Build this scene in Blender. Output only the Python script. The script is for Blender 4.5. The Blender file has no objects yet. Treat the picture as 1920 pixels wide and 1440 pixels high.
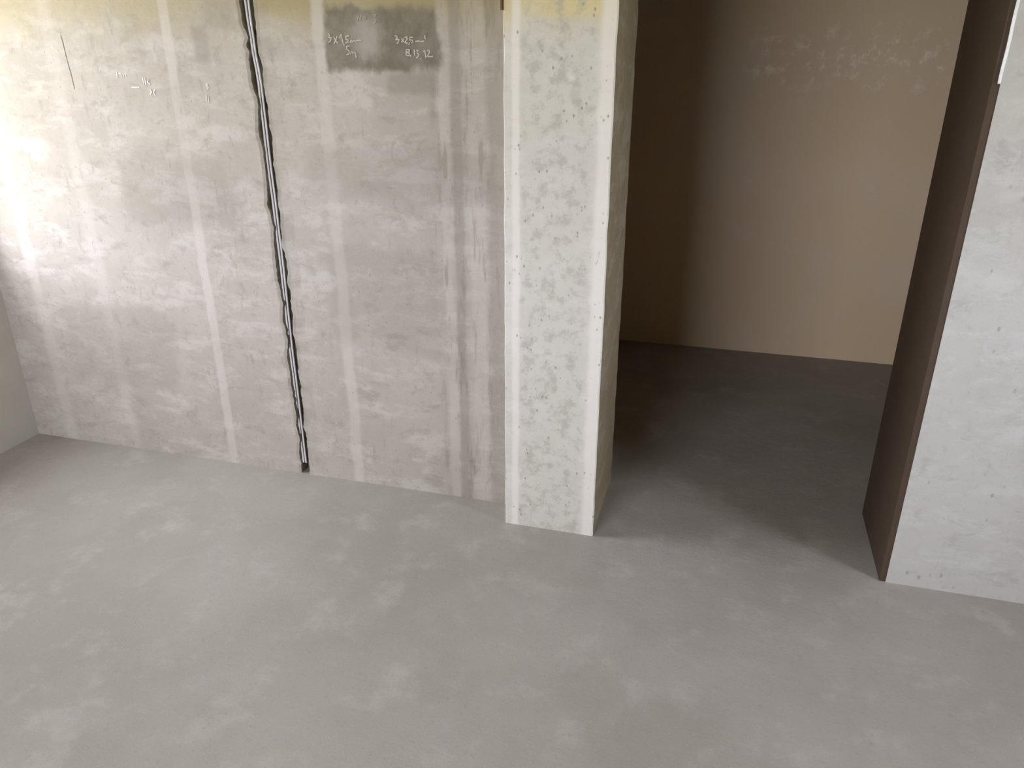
import bpy, bmesh, math, random
from mathutils import Vector, noise

sc = bpy.context.scene
C = sc.collection
R = math.radians

# ------------------------------------------------------------------ camera
cam_d = bpy.data.cameras.new('camera'); cam = bpy.data.objects.new('camera', cam_d)
C.objects.link(cam)
cam_d.sensor_width = 36.0
cam_d.lens = 36.0 * 1443.0 / 1920.0
cam_d.clip_start = 0.02
cam.location = (0, 0, 1.5)
cam.rotation_euler = (R(90 - 23), 0, R(15.7))
sc.camera = cam

# ------------------------------------------------------------------ daylight
w = bpy.data.worlds.new('overcast_sky'); sc.world = w
w.use_nodes = True
bg = w.node_tree.nodes['Background']
bg.inputs['Color'].default_value = (0.90, 0.945, 1.08, 1)
bg.inputs['Strength'].default_value = 14.6

def portal(name, loc, rot, sx, sy):
    d = bpy.data.lights.new(name, 'AREA'); d.shape = 'RECTANGLE'; d.size = sx; d.size_y = sy
    d.cycles.is_portal = True
    o = bpy.data.objects.new(name, d); C.objects.link(o)
    o.location = loc; o.rotation_euler = rot

sc.view_settings.view_transform = 'Standard'
sc.view_settings.look = 'None'
sc.view_settings.gamma = 1.0
sc.view_settings.use_curve_mapping = False
sc.view_settings.exposure = 0.0
sc.cycles.max_bounces = 4
sc.cycles.diffuse_bounces = 5
sc.cycles.glossy_bounces = 2

# ------------------------------------------------------------------ dimensions
XL, XR = -2.78, 2.0          # near room side walls
YF, YB = -2.3, 2.32          # wall behind the camera, wall with the chase
YP = 2.20                    # face of the pier and of the wall right of the opening
YO = 2.60                    # far side of the opening
DX0, DX1, DH = -0.333, 0.582, 2.08
H = 2.70
YR = 4.20                    # wall of the room beyond
FXL, FXR = -1.6, 1.55        # side walls of the room beyond
T = 0.25
W1 = (1.35, 2.24, 0.80, 2.45)      # side window: y0, y1, z0, z1
W2 = (-2.60, -0.60, 0.75, 2.60)      # window behind the camera: x0, x1, z0, z1
W4 = (0.85, 1.55, 0.80, 2.20)        # unseen opening added in the right wall to light the left reveal: y0, y1, z0, z1

portal('daylight_side_window', (XL - T - .02, (W1[0]+W1[1])/2, (W1[2]+W1[3])/2), (0, R(-90), 0), W1[3]-W1[2], W1[1]-W1[0])
portal('daylight_rear_window', ((W2[0]+W2[1])/2, YF - T - .02, (W2[2]+W2[3])/2), (R(90), 0, 0), W2[1]-W2[0], W2[3]-W2[2])

portal('daylight_added_opening', (XR + T + .02, (W4[0]+W4[1])/2, (W4[2]+W4[3])/2), (0, R(90), 0), W4[3]-W4[2], W4[1]-W4[0])  # portal at the added opening in the right wall

# ------------------------------------------------------------------ node helpers
class Mat:
    def __init__(self, name, rough=0.9, spec=0.3):
        self.m = bpy.data.materials.new(name); self.m.use_nodes = True
        self.t = self.m.node_tree; self.n = self.t.nodes; self.l = self.t.links
        self.b = self.n['Principled BSDF']
        self.b.inputs['Roughness'].default_value = rough
        self.b.inputs['Specular IOR Level'].default_value = spec
        self.pos = self.n.new('ShaderNodeNewGeometry').outputs['Position']
        self.col = None
    def link(self, a, b): self.l.new(a, b)
    def math(self, op, a, b=None, clamp=False):
        k = self.n.new('ShaderNodeMath'); k.operation = op; k.use_clamp = clamp
        for i, v in enumerate((a, b)):
            if v is None: continue
            if isinstance(v, (int, float)): k.inputs[i].default_value = v
            else: self.link(v, k.inputs[i])
        return k.outputs[0]
    def scaled(self, sx, sy, sz, ofs=(0, 0, 0)):
        k = self.n.new('ShaderNodeMapping'); self.link(self.pos, k.inputs['Vector'])
        k.inputs['Scale'].default_value = (sx, sy, sz); k.inputs['Location'].default_value = ofs
        return k.outputs[0]
    def noise(self, scale, detail=4, rough=.55, vec=None, dist=0.0):
        k = self.n.new('ShaderNodeTexNoise'); self.link(vec or self.pos, k.inputs['Vector'])
        k.inputs['Scale'].default_value = scale; k.inputs['Detail'].default_value = detail
        k.inputs['Roughness'].default_value = rough; k.inputs['Distortion'].default_value = dist
        return k.outputs['Fac']
    def ramp(self, v, a, b, lo=0.0, hi=1.0):
        k = self.n.new('ShaderNodeMapRange'); k.interpolation_type = 'SMOOTHSTEP'
        self.link(v, k.inputs['Value'])
        for q, x in zip(('From Min', 'From Max', 'To Min', 'To Max'), (a, b, lo, hi)): k.inputs[q].default_value = x
        return k.outputs[0]
    def warp(self, amp, scale, seed=0.0):
        """wall x and z, each pushed about by noise so that mask edges wander"""
        key = (9 if scale < 10.5 else 15, int(seed * 7) % 2)          # a few shared noises keep the shader quick
        if not hasattr(self, '_w'):
            self._w = {}
            sx = self.n.new('ShaderNodeSeparateXYZ'); self.link(self.pos, sx.inputs[0]); self._xz = sx.outputs[0], sx.outputs[2]
        if key not in self._w:
            k = self.n.new('ShaderNodeTexNoise'); self.link(self.scaled(1, 1, .6, (key[1] * 11, 0, 3)), k.inputs['Vector'])
            k.inputs['Scale'].default_value = key[0]; k.inputs['Detail'].default_value = 3; k.inputs['Roughness'].default_value = .6
            sp = self.n.new('ShaderNodeSeparateColor'); self.link(k.outputs['Color'], sp.inputs[0])
            self._w[key] = (self.math('SUBTRACT', sp.outputs[0], .5), self.math('SUBTRACT', sp.outputs[1], .5))
        return tuple(self.math('ADD', q, self.math('MULTIPLY', nq, amp)) for q, nq in zip(self._xz, self._w[key]))
    def rect(self, x0, x1, z0, z1, soft=.02, amp=.05, scale=14, seed=0.0, softz=None):
        x, z = self.warp(amp, scale, seed); sz = softz or soft
        m = self.math('MULTIPLY', self.ramp(x, x0 - soft, x0 + soft), self.ramp(x, x1 - soft, x1 + soft, 1, 0))
        m2 = self.math('MULTIPLY', self.ramp(z, z0 - sz, z0 + sz), self.ramp(z, z1 - sz, z1 + sz, 1, 0))
        return self.math('MULTIPLY', m, m2)
    def base(self, c):
        k = self.n.new('ShaderNodeRGB'); k.outputs[0].default_value = (*c, 1); self.col = k.outputs[0]
    def mix(self, fac, c, strength=1.0):
        k = self.n.new('ShaderNodeMix'); k.data_type = 'RGBA'
        if isinstance(fac, (int, float)): k.inputs[0].default_value = fac
        else: self.link(self.math('MULTIPLY', fac, strength), k.inputs[0])
        self.link(self.col, k.inputs[6]); k.inputs[7].default_value = (*c, 1)
        self.col = k.outputs[2]
    def bump(self, h, strength=.3, dist=.004):
        k = self.n.new('ShaderNodeBump'); self.link(h, k.inputs['Height'])
        k.inputs['Strength'].default_value = strength; k.inputs['Distance'].default_value = dist
        self.link(k.outputs[0], self.b.inputs['Normal'])
    def done(self):
        if self.col is not None: self.link(self.col, self.b.inputs['Base Color'])
        return self.m

def pits(M, scale, size, seed=0):
    k = M.n.new('ShaderNodeTexVoronoi'); M.link(M.scaled(1, 1, .6, (seed, seed, 0)), k.inputs['Vector'])
    k.inputs['Scale'].default_value = scale
    gate = M.ramp(M.noise(scale * .22, 2), .50, .60)
    return M.math('MULTIPLY', M.ramp(k.outputs['Distance'], size * .5, size, 1, 0), gate)

def plaster_common(M, lo, hi, bumpk=.35, k=1.0):
    dk = tuple(c * .80 for c in lo)
    M.mix(M.ramp(M.noise(2.6, 3, .6), .38, .66), lo, .55)
    M.mix(M.ramp(M.noise(5.5, 4, .66, M.scaled(1, 1, 2.6), .3), .47, .66), hi, .65 * k)        # sideways trowel sweeps
    M.mix(M.ramp(M.noise(9, 4, .70, M.scaled(1, 1, 1.9, (4, 2, 8)), .5), .53, .70), dk, .50 * k)  # damp smudges
    M.mix(M.ramp(M.noise(38, 3, .65), .50, .70), lo, .40 * k)
    M.mix(M.ramp(M.noise(30, 3, .7, M.scaled(1, 1, .4, (1, 7, 3))), .60, .72), dk, .40 * k)       # short vertical scratches
    M.mix(M.ramp(M.noise(22, 3, .7, M.scaled(1, 1, 1, (9, 1, 5))), .60, .74), hi, .5 * k)
    n1 = M.noise(9, 3, .6, M.scaled(1, 1, 1.8)); n2 = M.noise(120, 1, .6)
    M.bump(M.math('ADD', M.math('MULTIPLY', n1, 1.0), M.math('MULTIPLY', n2, .22)), bumpk, .006)

# ------------------------------------------------------------------ materials
def mat_chase_wall():
    M = Mat('trowelled_plaster', .88, .25)
    M.base((.395, .354, .304))
    plaster_common(M, (.325, .283, .240), (.47, .43, .39))
    M.mix(M.rect(-9, 9, 1.60, 9, .10, .22, 6, 2), (.35, .285, .155), .62)                 # warm bounce light painted high on the wall, part plaster tint
    M.mix(M.rect(-1.47, -.60, 1.628, 9, .028, .10, 8, 31), (.30, .235, .105), .60)  # more of the painted warm light, right of the chase
    L = (.51, .462, .415); D = (.25, .218, .18); G = (.155, .134, .098)
    for x0, x1, s, k in ((-1.825, -1.789, .006, .62), (-1.281, -1.240, .009, .55), (-.882, -.849, .008, .50),
                         (-.793, -.735, .014, .42), (-2.30, -2.25, .02, .3), (-2.62, -2.57, .015, .4)):
        M.mix(M.math('MULTIPLY', M.rect(x0, x1, -1, 9, s, .030, 7, x0), M.ramp(M.noise(3.5, 3, .5, M.scaled(1, 1, .8, (x0 * 9, 0, 4))), .30, .58, .35, 1.0)), L, k)                           # joint filler smeared top to bottom
    M.mix(M.math('MULTIPLY', M.rect(-1.242, -.880, 1.462, 1.640, .014, .075, 12, 4), M.ramp(M.noise(12, 5, .65), .35, .65, 1.0, .72)), G, 1.0)                  # dark damp panel
    M.mix(M.rect(-1.141, -1.059, 1.511, 1.600, .030, .110, 11, 5), L, .36)
    M.mix(M.rect(-1.045, -.893, 1.396, 1.455, .014, .04, 10, 6), D, .60)
    M.mix(M.rect(-1.716, -1.655, 1.486, 1.596, .012, .05, 12, 1), D, .50)
    M.mix(M.rect(-1.66, -1.53, 1.575, 1.67, .03, .06, 9, 8), D, .35)
    M.mix(M.rect(-.842, -.811, -1, 9, .007, .016, 9, 3), D, .50)
    M.mix(M.rect(-.728, -.640, -1, 9, .014, .05, 11, 9), D, .45)
    vert = M.ramp(M.noise(34, 5, .68, M.scaled(1, 1, .14, (2, 6, 1))), .50, .66)
    M.mix(M.math('MULTIPLY', vert, M.rect(-.90, -.60, -1, 9, .03, .04, 9, 14)), (.215, .18, .14), .55)   # ragged upright scrapes by the pier
    M.mix(M.math('MULTIPLY', M.ramp(M.noise(26, 5, .7, M.scaled(1, 1, .25, (7, 1, 2))), .60, .70), M.rect(-2.4, -1.5, -1, 9, .05, .05, 9, 15)), (.27, .245, .21), .45)
    M.mix(M.rect(-1.98, -1.90, 1.50, 1.62, .02, .05, 10, 12), D, .22)
    # lower courses of the same hand-trowelled coat
    for i, (x0, x1, z0, z1) in enumerate(((-2.1, -1.65, .95, 1.2), (-1.3, -.9, .55, .92), (-2.5, -2.0, .3, .62), (-1.35, -.7, 1.08, 1.24))):
        M.mix(M.rect(x0, x1, z0, z1, .03, .08, 8, 20 + i), D, .32)
    M.mix(pits(M, 46, .16), (.20, .185, .15), .45)
    M.mix(pits(M, 25, .07, 4), (.16, .15, .12), .55)
    return M.done()

def mat_pier():
    M = Mat('pale_skim_plaster', .85, .25)
    M.base((.60, .560, .50))
    plaster_common(M, (.53, .49, .43), (.67, .635, .58), .30, .8)
    M.mix(M.rect(-9, 9, 1.585, 9, .05, .12, 9, 2), (.60, .485, .245), .85)  # warm bounce light painted on the upper pier, part plaster tint
    M.mix(M.rect(-.592, -.387, -1, 1.600, .014, .05, 14, 3), (.53, .50, .44), .60)
    M.mix(M.math('MULTIPLY', M.rect(-.592, -.387, -1, 1.65, .014, .05, 14, 3), M.ramp(M.noise(26, 5, .65), .46, .66)), (.36, .34, .29), .60)
    L = (.72, .67, .605)
    M.mix(M.rect(-.618, -.596, -1, 9, .006, .012, 10, 5), L, .7)
    M.mix(M.rect(-.372, -.325, -1, 9, .010, .012, 10, 6), L, .75)
    M.mix(M.rect(-.462, -.444, 1.440, 1.458, .008, .030, 22, 7), L, .5)
    M.mix(M.rect(-.455, -.425, 1.395, 1.418, .008, .02, 20, 8), (.42, .395, .35), .5)
    M.mix(pits(M, 62, .24, 2), (.22, .20, .16), .70)
    M.mix(M.ramp(M.noise(40, 5, .7, M.scaled(1, 1, .35, (3, 3, 9))), .62, .70), (.30, .28, .235), .55)
    return M.done()

def mat_plain(name, base, lo, hi, rough=.9, spec=.25, b=.35):
    M = Mat(name, rough, spec); M.base(base); plaster_common(M, lo, hi, b)
    M.mix(pits(M, 30, .18), tuple(c * .5 for c in lo), .5)
    return M.done()

def mat_jamb():
    M = Mat('raw_concrete_reveal', .92, .2); M.base((.32, .265, .175))
    plaster_common(M, (.27, .215, .14), (.41, .36, .27), .6)
    M.mix(pits(M, 26, .22), (.12, .10, .07), .7)
    return M.done()

def mat_far():
    M = Mat('brown_grey_plaster', .55, .4); M.base((.68, .51, .33))
    M.mix(M.ramp(M.noise(1.8, 4), .4, .65), (.70, .55, .385), .6)
    M.mix(M.ramp(M.noise(5.5, 5, .62), .58, .74), (.70, .62, .52), .35)                 # chalky scuffs
    sc_ = M.math('MULTIPLY', M.ramp(M.noise(15, 5, .68), .50, .66), M.rect(.02, .95, 1.40, 1.60, .08, .25, 5, 2))
    M.mix(sc_, (.90, .82, .72), .6)
    M.mix(M.ramp(M.noise(70, 3), .67, .74), (.74, .69, .60), .4)
    M.bump(M.noise(30, 5), .12, .004)
    return M.done()

def mat_floor():
    M = Mat('concrete_screed', .85, .3); M.base((.345, .315, .28))
    M.mix(M.ramp(M.noise(1.3, 6, .6), .35, .65), (.27, .243, .21), .7)
    M.mix(M.ramp(M.noise(6, 6, .65), .5, .7), (.42, .39, .35), .5)
    M.mix(M.ramp(M.noise(60, 4, .65), .55, .75), (.24, .225, .20), .45)
    M.mix(M.ramp(M.noise(180, 2), .66, .74), (.48, .46, .42), .5)
    M.bump(M.math('ADD', M.noise(14, 3), M.math('MULTIPLY', M.noise(150, 1), .3)), .35, .005)
    return M.done()

def mat_simple(name, c, rough=.6, spec=.4, c2=None, scale=40, metal=0.0):
    M = Mat(name, rough, spec); M.base(c)
    M.mix(M.ramp(M.noise(scale, 4), .45, .7), c2 or tuple(x * .75 for x in c), .6)
    M.b.inputs['Metallic'].default_value = metal
    return M.done()

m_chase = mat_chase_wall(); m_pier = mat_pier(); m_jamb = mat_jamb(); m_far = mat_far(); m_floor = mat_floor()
m_right = mat_plain('grey_plaster', (.49, .465, .435), (.43, .405, .375), (.55, .53, .505), .7, .35)
m_side = mat_simple('side_plaster', (.45, .42, .36), .9, .2, (.38, .35, .29), 4)
m_ceil = mat_simple('ceiling_concrete', (.42, .40, .35), .9, .2, (.36, .34, .29), 4)
m_lining = mat_simple('dark_brown_lining', (.072, .046, .029), .6, .3, (.085, .056, .036), 18)
m_bead = mat_simple('white_glint_bead', (.86, .86, .86), .3, .5)  # white stands in for the glint along the plaster edge
m_cable = mat_simple('grey_cable_sheath', (.76, .73, .75), .3, .5, (.66, .63, .64), 60)
m_mortar = mat_simple('broken_mortar', (.20, .165, .12), 1.0, .1, (.12, .10, .075), 55)
m_chalk = mat_simple('chalk', (.50, .46, .39), 1.0, .05, (.29, .265, .22), 170)
m_white = mat_simple('white_chalk', (.68, .66, .63), 1.0, .05, (.46, .43, .39), 160)
m_faint = mat_simple('faint_chalk', (.36, .335, .27), 1.0, .05, (.29, .265, .21), 130)
m_crack = mat_simple('crack_shadow', (.16, .13, .12), 1.0, .05)
m_strip = mat_simple('brown_gap_shade', (.13, .065, .035), .7, .3)
m_grass = mat_simple('dry_grass', (.36, .33, .12), 1.0, .05, (.30, .30, .10), .8)

# ------------------------------------------------------------------ mesh helpers
def link(name, bm, mat, parent=None):
    me = bpy.data.meshes.new(name); bm.normal_update(); bm.to_mesh(me); bm.free()
    me.materials.append(mat)
    o = bpy.data.objects.new(name, me); C.objects.link(o)
    if parent: o.parent = parent
    return o
def struct(o, label=None):
    o['kind'] = 'structure'
    if label: o['label'] = label
    return o
def tag(o, label, cat, group=None):
    o['label'] = label; o['category'] = cat
    if group: o['group'] = group
    return o
def box(bm, x0, x1, y0, y1, z0, z1, bev=0.0):
    v = [bm.verts.new((x, y, z)) for x in (x0, x1) for y in (y0, y1) for z in (z0, z1)]
    f = [bm.faces.new([v[i] for i in q]) for q in ((0, 1, 3, 2), (4, 6, 7, 5), (0, 4, 5, 1), (2, 3, 7, 6), (0, 2, 6, 4), (1, 5, 7, 3))]
    if bev:
        es = {e for q in f for e in q.edges}
        bmesh.ops.bevel(bm, geom=list(es), offset=bev, segments=2, affect='EDGES', profile=.6)
def slab(name, mat, *boxes, bev=0.0, label=None):
    bm = bmesh.new()
    for b in boxes: box(bm, *b, bev=bev)
    return struct(link(name, bm, mat), label)
def interp(tab, z):
    """x on a traced line at height z; the tables run downwards"""
    if z >= tab[0][1]: return tab[0][0]
    for (xa, za), (xb, zb) in zip(tab, tab[1:]):
        if za >= z >= zb: return xa + (xb - xa) * (za - z) / max(za - zb, 1e-6)
    return tab[-1][0]
def wob(z, seed, amp, f=9.0):
    return amp * noise.noise(Vector((seed, 0.3, z * f)))
def tube(bm, pts, r, n=10):
    rings = []
    for i, p in enumerate(pts):
        a = Vector(pts[max(i - 1, 0)]); b = Vector(pts[min(i + 1, len(pts) - 1)])
        d = (b - a).normalized(); u = d.cross(Vector((0, 1, 0))).normalized(); v = d.cross(u)
        rings.append([bm.verts.new(Vector(p) + r * (math.cos(t) * u + math.sin(t) * v)) for t in (2 * math.pi * k / n for k in range(n))])
    for ra, rb in zip(rings, rings[1:]):
        for k in range(n):
            f = bm.faces.new((ra[k], ra[(k + 1) % n], rb[(k + 1) % n], rb[k])); f.smooth = True
    bm.faces.new(rings[0]); bm.faces.new(rings[-1][::-1])
def ribbon(bm, pts, wdt, y, seed, thick=.0008):
    """one hand-drawn chalk or crack stroke lying on the wall plane"""
    fine = []
    for (xa, za), (xb, zb) in zip(pts, pts[1:]):
        n = max(2, int(math.hypot(xb - xa, zb - za) / .003))
        fine += [(xa + (xb - xa) * k / n, za + (zb - za) * k / n) for k in range(n)]
    fine.append(pts[-1]); rows = []
    for i, (x, z) in enumerate(fine):
        a = fine[max(i - 1, 0)]; b = fine[min(i + 1, len(fine) - 1)]
        dx, dz = b[0] - a[0], b[1] - a[1]; L = math.hypot(dx, dz) or 1
        h = wdt * .5 * (1 + .45 * noise.noise(Vector((x * 300, seed, z * 300))))
        nx, nz = -dz / L * h, dx / L * h
        rows.append((bm.verts.new((x - nx, y, z - nz)), bm.verts.new((x, y - thick, z)), bm.verts.new((x + nx, y, z + nz))))
    for ra, rb in zip(rows, rows[1:]):
        for k in (0, 1): bm.faces.new((ra[k], ra[k + 1], rb[k + 1], rb[k]))

# ------------------------------------------------------------------ traced lines (metres on the wall: x, z)
GL = [(-1.521, 1.6626), (-1.5211, 1.6255), (-1.522, 1.5956), (-1.5137, 1.5759), (-1.5074, 1.5546), (-1.5188, 1.5301), (-1.5109, 1.5193), (-1.5168, 1.493), (-1.5153, 1.4649), (-1.5123, 1.4333), (-1.5088, 1.4047), (-1.5043, 1.3823), (-1.5028, 1.3662)]
GR = [(-1.4799, 1.6619), (-1.4809, 1.6176), (-1.4809, 1.5801), (-1.4827, 1.5422), (-1.4823, 1.5193), (-1.4772, 1.4884), (-1.4718, 1.4728), (-1.4752, 1.4493), (-1.4767, 1.4257), (-1.4743, 1.4018), (-1.473, 1.3698)]
C1 = [(-1.506, 1.6623), (-1.5039, 1.6029), (-1.5003, 1.5576), (-1.4996, 1.5116), (-1.495, 1.4649), (-1.4933, 1.4176), (-1.4945, 1.3695)]
C2 = [(-1.4948, 1.6621), (-1.4935, 1.6028), (-1.4908, 1.5575), (-1.4901, 1.5116), (-1.4854, 1.465), (-1.4836, 1.4177), (-1.4837, 1.3696)]
CRACK = [(-2.2255, 1.5684), (-2.2231, 1.5454), (-2.2221, 1.5174), (-2.2203, 1.4841), (-2.2166, 1.4488), (-2.2145, 1.3995)]
CHALK={
 'a':[[(-1.2306, 1.5678), (-1.2261, 1.5589), (-1.2318, 1.556), (-1.2212, 1.5544), (-1.2257, 1.5456), (-1.2333, 1.5411)], [(-1.2137, 1.5573), (-1.2013, 1.538)], [(-1.2011, 1.5587), (-1.2139, 1.5381)], [(-1.1945, 1.5528), (-1.1881, 1.5645), (-1.1835, 1.538)], [(-1.1799, 1.538), (-1.1821, 1.5335)], [(-1.1619, 1.56), (-1.1727, 1.5586), (-1.1735, 1.5497), (-1.1664, 1.5497), (-1.1671, 1.5423), (-1.1762, 1.5394)], [(-1.1601, 1.5408), (-1.1559, 1.5482), (-1.1529, 1.5423), (-1.1488, 1.5481), (-1.1439, 1.5437), (-1.1401, 1.5466), (-1.1313, 1.5466), (-1.1225, 1.5465)]],
 'b':[[(-1.1627, 1.532), (-1.1735, 1.5305), (-1.1725, 1.5216), (-1.1657, 1.5186), (-1.1665, 1.5097), (-1.1757, 1.5067)], [(-1.1613, 1.5082), (-1.1587, 1.5171), (-1.1539, 1.5112), (-1.1499, 1.5156), (-1.145, 1.5112), (-1.1442, 1.4992)]],
 'c':[[(-1.0124, 1.559), (-1.0056, 1.5575), (-1.0078, 1.5503), (-1.0113, 1.5489), (-0.9993, 1.5488), (-1.0014, 1.543), (-1.0069, 1.5373)], [(-0.9923, 1.5517), (-0.9844, 1.5415)], [(-0.9839, 1.5502), (-0.9929, 1.5416)], [(-0.982, 1.5531), (-0.975, 1.5559), (-0.9736, 1.5501), (-0.9827, 1.5401), (-0.9726, 1.5386)], [(-0.9674, 1.54), (-0.9694, 1.5342)], [(-0.9564, 1.5543), (-0.9649, 1.5544), (-0.9653, 1.5472), (-0.9568, 1.5472), (-0.9555, 1.5414), (-0.9624, 1.5385)], [(-0.9486, 1.5428), (-0.9401, 1.5442), (-0.93, 1.5427), (-0.9199, 1.5441)], [(-0.9174, 1.5598), (-0.9178, 1.5527), (-0.9145, 1.5498)]],
 'd':[[(-0.9787, 1.5212), (-0.9685, 1.5211), (-0.9688, 1.5153), (-0.9791, 1.5139), (-0.969, 1.5109), (-0.9694, 1.5051), (-0.9796, 1.5051), (-0.9787, 1.5212)], [(-0.9642, 1.5066), (-0.9661, 1.5022)], [(-0.9531, 1.5211), (-0.9524, 1.5036)], [(-0.9464, 1.5196), (-0.9397, 1.5182), (-0.9451, 1.5124), (-0.9385, 1.508), (-0.9441, 1.4992), (-0.9492, 1.4992)], [(-0.9322, 1.4978), (-0.9342, 1.4934)], [(-0.9246, 1.5152), (-0.9194, 1.5181), (-0.9169, 1.4992)], [(-0.9126, 1.5181), (-0.9058, 1.5196), (-0.9044, 1.5138), (-0.9134, 1.5022), (-0.8948, 1.5022)]],
 'e':[[(-1.1321, 1.599), (-1.1274, 1.6133), (-1.1214, 1.6017), (-1.1166, 1.6175)], [(-1.1102, 1.6117), (-1.1048, 1.613), (-1.1054, 1.6059), (-1.1126, 1.6031), (-1.1119, 1.6117)], [(-1.0805, 1.6156), (-1.0702, 1.6155), (-1.076, 1.607), (-1.0695, 1.6012), (-1.0752, 1.5941), (-1.0821, 1.5941)]],
 'f':[[(-2.0276, 1.4547), (-2.0277, 1.4365)], [(-2.0224, 1.4498), (-2.0134, 1.4515), (-2.0094, 1.4416)], [(-2.0035, 1.4482), (-2.0012, 1.44)], [(-1.9929, 1.4483), (-1.9927, 1.44)]],
 'g':[[(-1.9273, 1.4387), (-1.9275, 1.4189)], [(-1.9193, 1.4371), (-1.9194, 1.4173)], [(-1.9053, 1.4339), (-1.9116, 1.424), (-1.9026, 1.4174)], [(-1.979, 1.4068), (-1.9471, 1.4071)], [(-1.9079, 1.4025), (-1.9013, 1.3942), (-1.9098, 1.3841)], [(-1.8872, 1.401), (-1.8953, 1.3926), (-1.889, 1.3826)]],
 'h':[[(-1.6882, 1.4208), (-1.6804, 1.4192), (-1.6856, 1.4127), (-1.6784, 1.4079), (-1.6873, 1.4029)], [(-1.6923, 1.3866), (-1.6941, 1.3652)], [(-1.6845, 1.385), (-1.6863, 1.3636)]],
}

# ------------------------------------------------------------------ setting
slab('floor', m_floor, (XL - T, XR + T, YF - T, YO, -.12, 0), (FXL - T, FXR + T, YO, YR + 1.2, -.12, 0), label='bare grey concrete screed floor')
slab('ceiling', m_ceil, (XL - T, XR + T, YF - T, YO, H, H + .15), (FXL - T, FXR + T, YO, YR + 1.2, H, H + .15))

# wall with the cable chase: the chase is a real broken-out channel
def chase_wall():
    bm = bmesh.new(); rows = []
    n = int(H / .009)
    for i in range(n + 1):
        z = H * i / n
        vis = GL[-1][1] < z < GL[0][1]
        a = 1.0 if vis else 2.2
        gl = interp(GL, z) - .006 + wob(z, 1.7, .005 * a, 16) + wob(z, 5.1, .004, 60)
        gr = interp(GR, z) + .002 + wob(z, 2.9, .004 * a, 16) + wob(z, 8.3, .004, 60)
        dep = YB + .055 + wob(z, 4.4, .008, 30)
        lip = .004 + max(0, wob(z, 6.6, .010, 22))
        prof = [(XL, YB), (gl - .10, YB), (gl - .010, YB - .001), (gl, YB + .003), (gl + .005, dep - .006), ((gl + gr) / 2, dep),
                (gr - .005, dep - .006), (gr, YB + .001), (gr + .004, YB - lip), (gr + .014, YB - lip * .5), (gr + .05, YB), (-.60, YB)]
        rows.append([bm.verts.new((x, y, z)) for x, y in prof] + [bm.verts.new((-.60, YO, z)), bm.verts.new((XL, YO, z))])
    m = len(rows[0])
    for a, b in zip(rows, rows[1:]):
        for k in range(m):
            f = bm.faces.new((a[k], a[(k + 1) % m], b[(k + 1) % m], b[k]))
            if 3 <= k <= 6: f.material_index = 1
    bm.faces.new(rows[0][::-1]); bm.faces.new(rows[-1])
    bmesh.ops.recalc_face_normals(bm, faces=bm.faces)
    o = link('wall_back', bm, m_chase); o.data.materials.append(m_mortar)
    return struct(o, 'beige trowelled plaster wall with a cable chase and chalk notes')
wall = chase_wall()

texts = {'a': (m_chalk, .0036, 'chalk note 3x1,5mm'), 'b': (m_chalk, .0036, 'chalk note 5m under 3x1,5mm'),
         'c': (m_chalk, .0036, 'chalk note 3x2,5mm with a raised tick'), 'd': (m_chalk, .0036, 'chalk note B,13,12'),
         'e': (m_faint, .0032, 'faint rubbed chalk marks above the notes'), 'f': (m_white, .0036, None),
         'g': (m_white, .0042, None), 'h': (m_white, .0036, None)}
for i, (k, (mat, wd, lab)) in enumerate(texts.items()):
    bm = bmesh.new()
    for j, s in enumerate(CHALK[k]): ribbon(bm, s, wd, YB - .0012, i * 10 + j)
    o = link('chalk_writing' if lab else 'chalk_mark', bm, mat, wall)
    if lab: o['label'] = lab
bm = bmesh.new(); ribbon(bm, CRACK, .0026, YB - .0006, 77, .0001)
link('hairline_crack', bm, m_crack, wall)

# pier between the chased wall and the opening, its edges slightly rounded and chipped
def pier():
    bm = bmesh.new(); rows = []; n = 240
    for i in range(n + 1):
        z = H * i / n; c = .002 + max(0, wob(z, 3.3, .004, 25)); d = .003 + max(0, wob(z, 9.1, .014, 20))
        x0, x1 = -.643 + wob(z, 2.2, .002, 12), DX0 + wob(z, 7.7, .0025, 12)
        prof = [(x0, YB + .03), (x0, YP + c), (x0 + c, YP), (x1 - .004, YP), (x1, YP + .004), (x1, YO - d), (x1 - d, YO), (x0, YO)]
        rows.append([bm.verts.new((x, y, z)) for x, y in prof])
    m = len(rows[0]); side = []
    for a, b in zip(rows, rows[1:]):
        for k in range(m):
            f = bm.faces.new((a[k], a[(k + 1) % m], b[(k + 1) % m], b[k]))
            if k in (4, 5): f.material_index = 1
    bm.faces.new(rows[0][::-1]); bm.faces.new(rows[-1])
    bmesh.ops.recalc_face_normals(bm, faces=bm.faces)
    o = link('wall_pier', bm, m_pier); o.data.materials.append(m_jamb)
    return struct(o, 'pale plaster pier left of the doorway with a grey concrete reveal')
pr = pier()
bm = bmesh.new(); box(bm, -.650, -.644, YP - .004, YP + .05, 1.617, H, .001); link('gap_shade_strip', bm, m_strip, pr)  # brown strip painted in for the dark gap at the pier corner

slab('wall_right_of_door', m_right, (DX1 + .004, XR + T, YP, YO, 0, H), label='light grey plaster wall right of the doorway')
slab('wall_lintel', m_right, (DX0 - .01, DX1 + .004, YP + .003, YO, DH, H))
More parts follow.
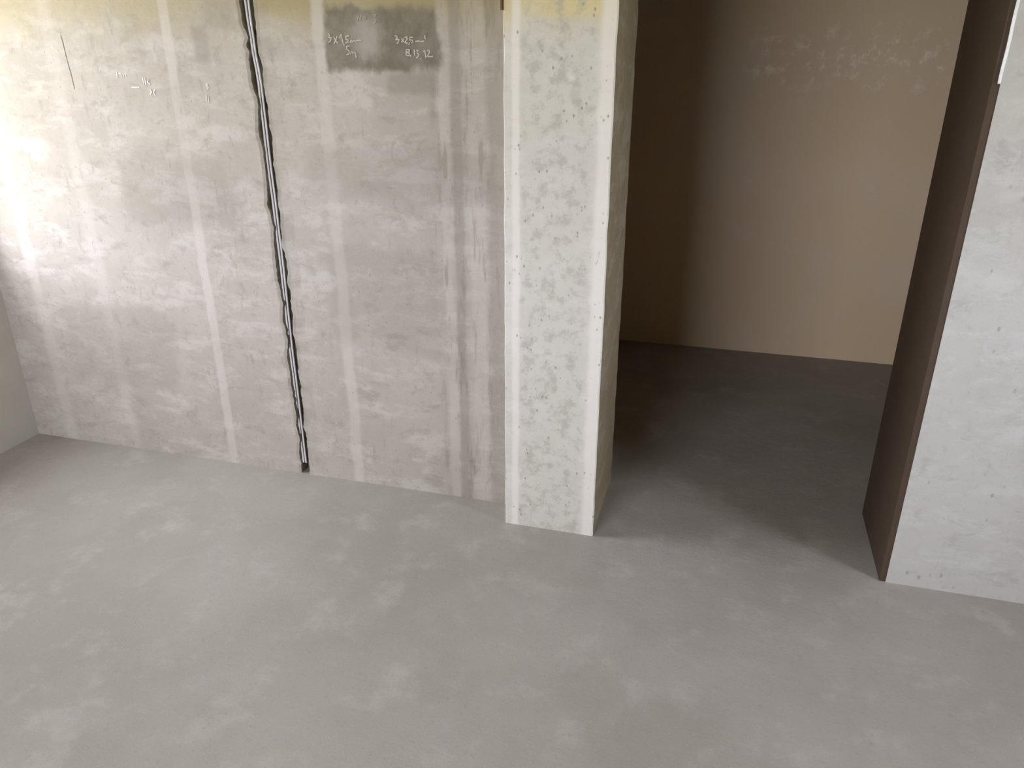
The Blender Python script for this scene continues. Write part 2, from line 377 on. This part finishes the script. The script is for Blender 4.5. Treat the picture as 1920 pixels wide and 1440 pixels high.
# dark lining on the right cheek of the opening and a white bead for the light caught on its plaster edge
bm = bmesh.new(); box(bm, DX1 - .014, DX1 + .006, YP + .002, YO + .004, 0, DH, .0015)
door = struct(link('door_1', bm, m_lining), 'dark brown lining board on the right cheek of the doorway')
bm = bmesh.new()
pts = [(DX1 + .0005 + wob(z, 3.9, .0015, 14), YP - .0015, z) for z in (1.442 + (DH - 1.442) * k / 60 for k in range(61))]
tube(bm, pts, .0038, 8)
o = link('glint_bead', bm, m_bead, door); o['label'] = 'white bead for the light caught on the plaster edge'

# side walls of the near room with their window holes, the right one added for its light
y0, y1, z0, z1 = W1
slab('wall_left', m_side, (XL - T, XL, YF, y0, 0, H), (XL - T, XL, y1, YO, 0, H), (XL - T, XL, y0, y1, 0, z0), (XL - T, XL, y0, y1, z1, H))
x0, x1, z0, z1 = W2
slab('wall_front', m_side, (XL, x0, YF - T, YF, 0, H), (x1, XR, YF - T, YF, 0, H), (x0, x1, YF - T, YF, 0, z0), (x0, x1, YF - T, YF, z1, H))
y0, y1, z0, z1 = W4
slab('wall_right', m_side, (XR, XR + T, YF - T, y0, 0, H), (XR, XR + T, y1, YP, 0, H), (XR, XR + T, y0, y1, 0, z0), (XR, XR + T, y0, y1, z1, H))

# room beyond the opening, lit only through the doorway
slab('wall_far', m_far, (FXL - T, FXR + T, YR, YR + .3, 0, H), label='dim brown-grey plaster wall in the room beyond the doorway')
slab('wall_far_left', m_far, (FXL - T, FXL, YO, YR, 0, H))
slab('wall_far_right', m_far, (FXR, FXR + T, YO, YR, 0, H))
slab('wall_far_near_side', m_far, (FXL, DX0 - .04, YO + .002, YO + .06, 0, H), (DX1 + .03, FXR, YO + .002, YO + .06, 0, H))

# open ground outside, below the windows
slab('ground', m_grass, (-40, XL - T - .05, -40, 40, -.5, -.3), (FXR + T + 1.0, 40, -40, 40, -.5, -.3), (XL - T - .05, FXR + T + 1.0, -40, YF - T - .05, -.5, -.3))

# ------------------------------------------------------------------ cables in the chase
def cable(tab, seed, label):
    bm = bmesh.new(); pts = []
    for k in range(181):
        z = .04 + (H - .06) * k / 180
        x = interp(tab, z) + wob(z, seed, .0015, 6) + (wob(z, 11, .006, 3) if z < 1.3 else 0)
        pts.append((x - .0112, YB + .018 + wob(z, seed + 3, .004, 5), z))
    # ends: into the ceiling, and bent along the floor edge of the chase
    tube(bm, pts, .0037, 10)
    return tag(link('electric_cable', bm, m_cable), label, 'cable', 'cables in the wall chase')
cable(C1, 1.1, 'grey electric cable in the wall chase, left one of the pair')
cable(C2, 1.1, 'grey electric cable in the wall chase, right one of the pair')
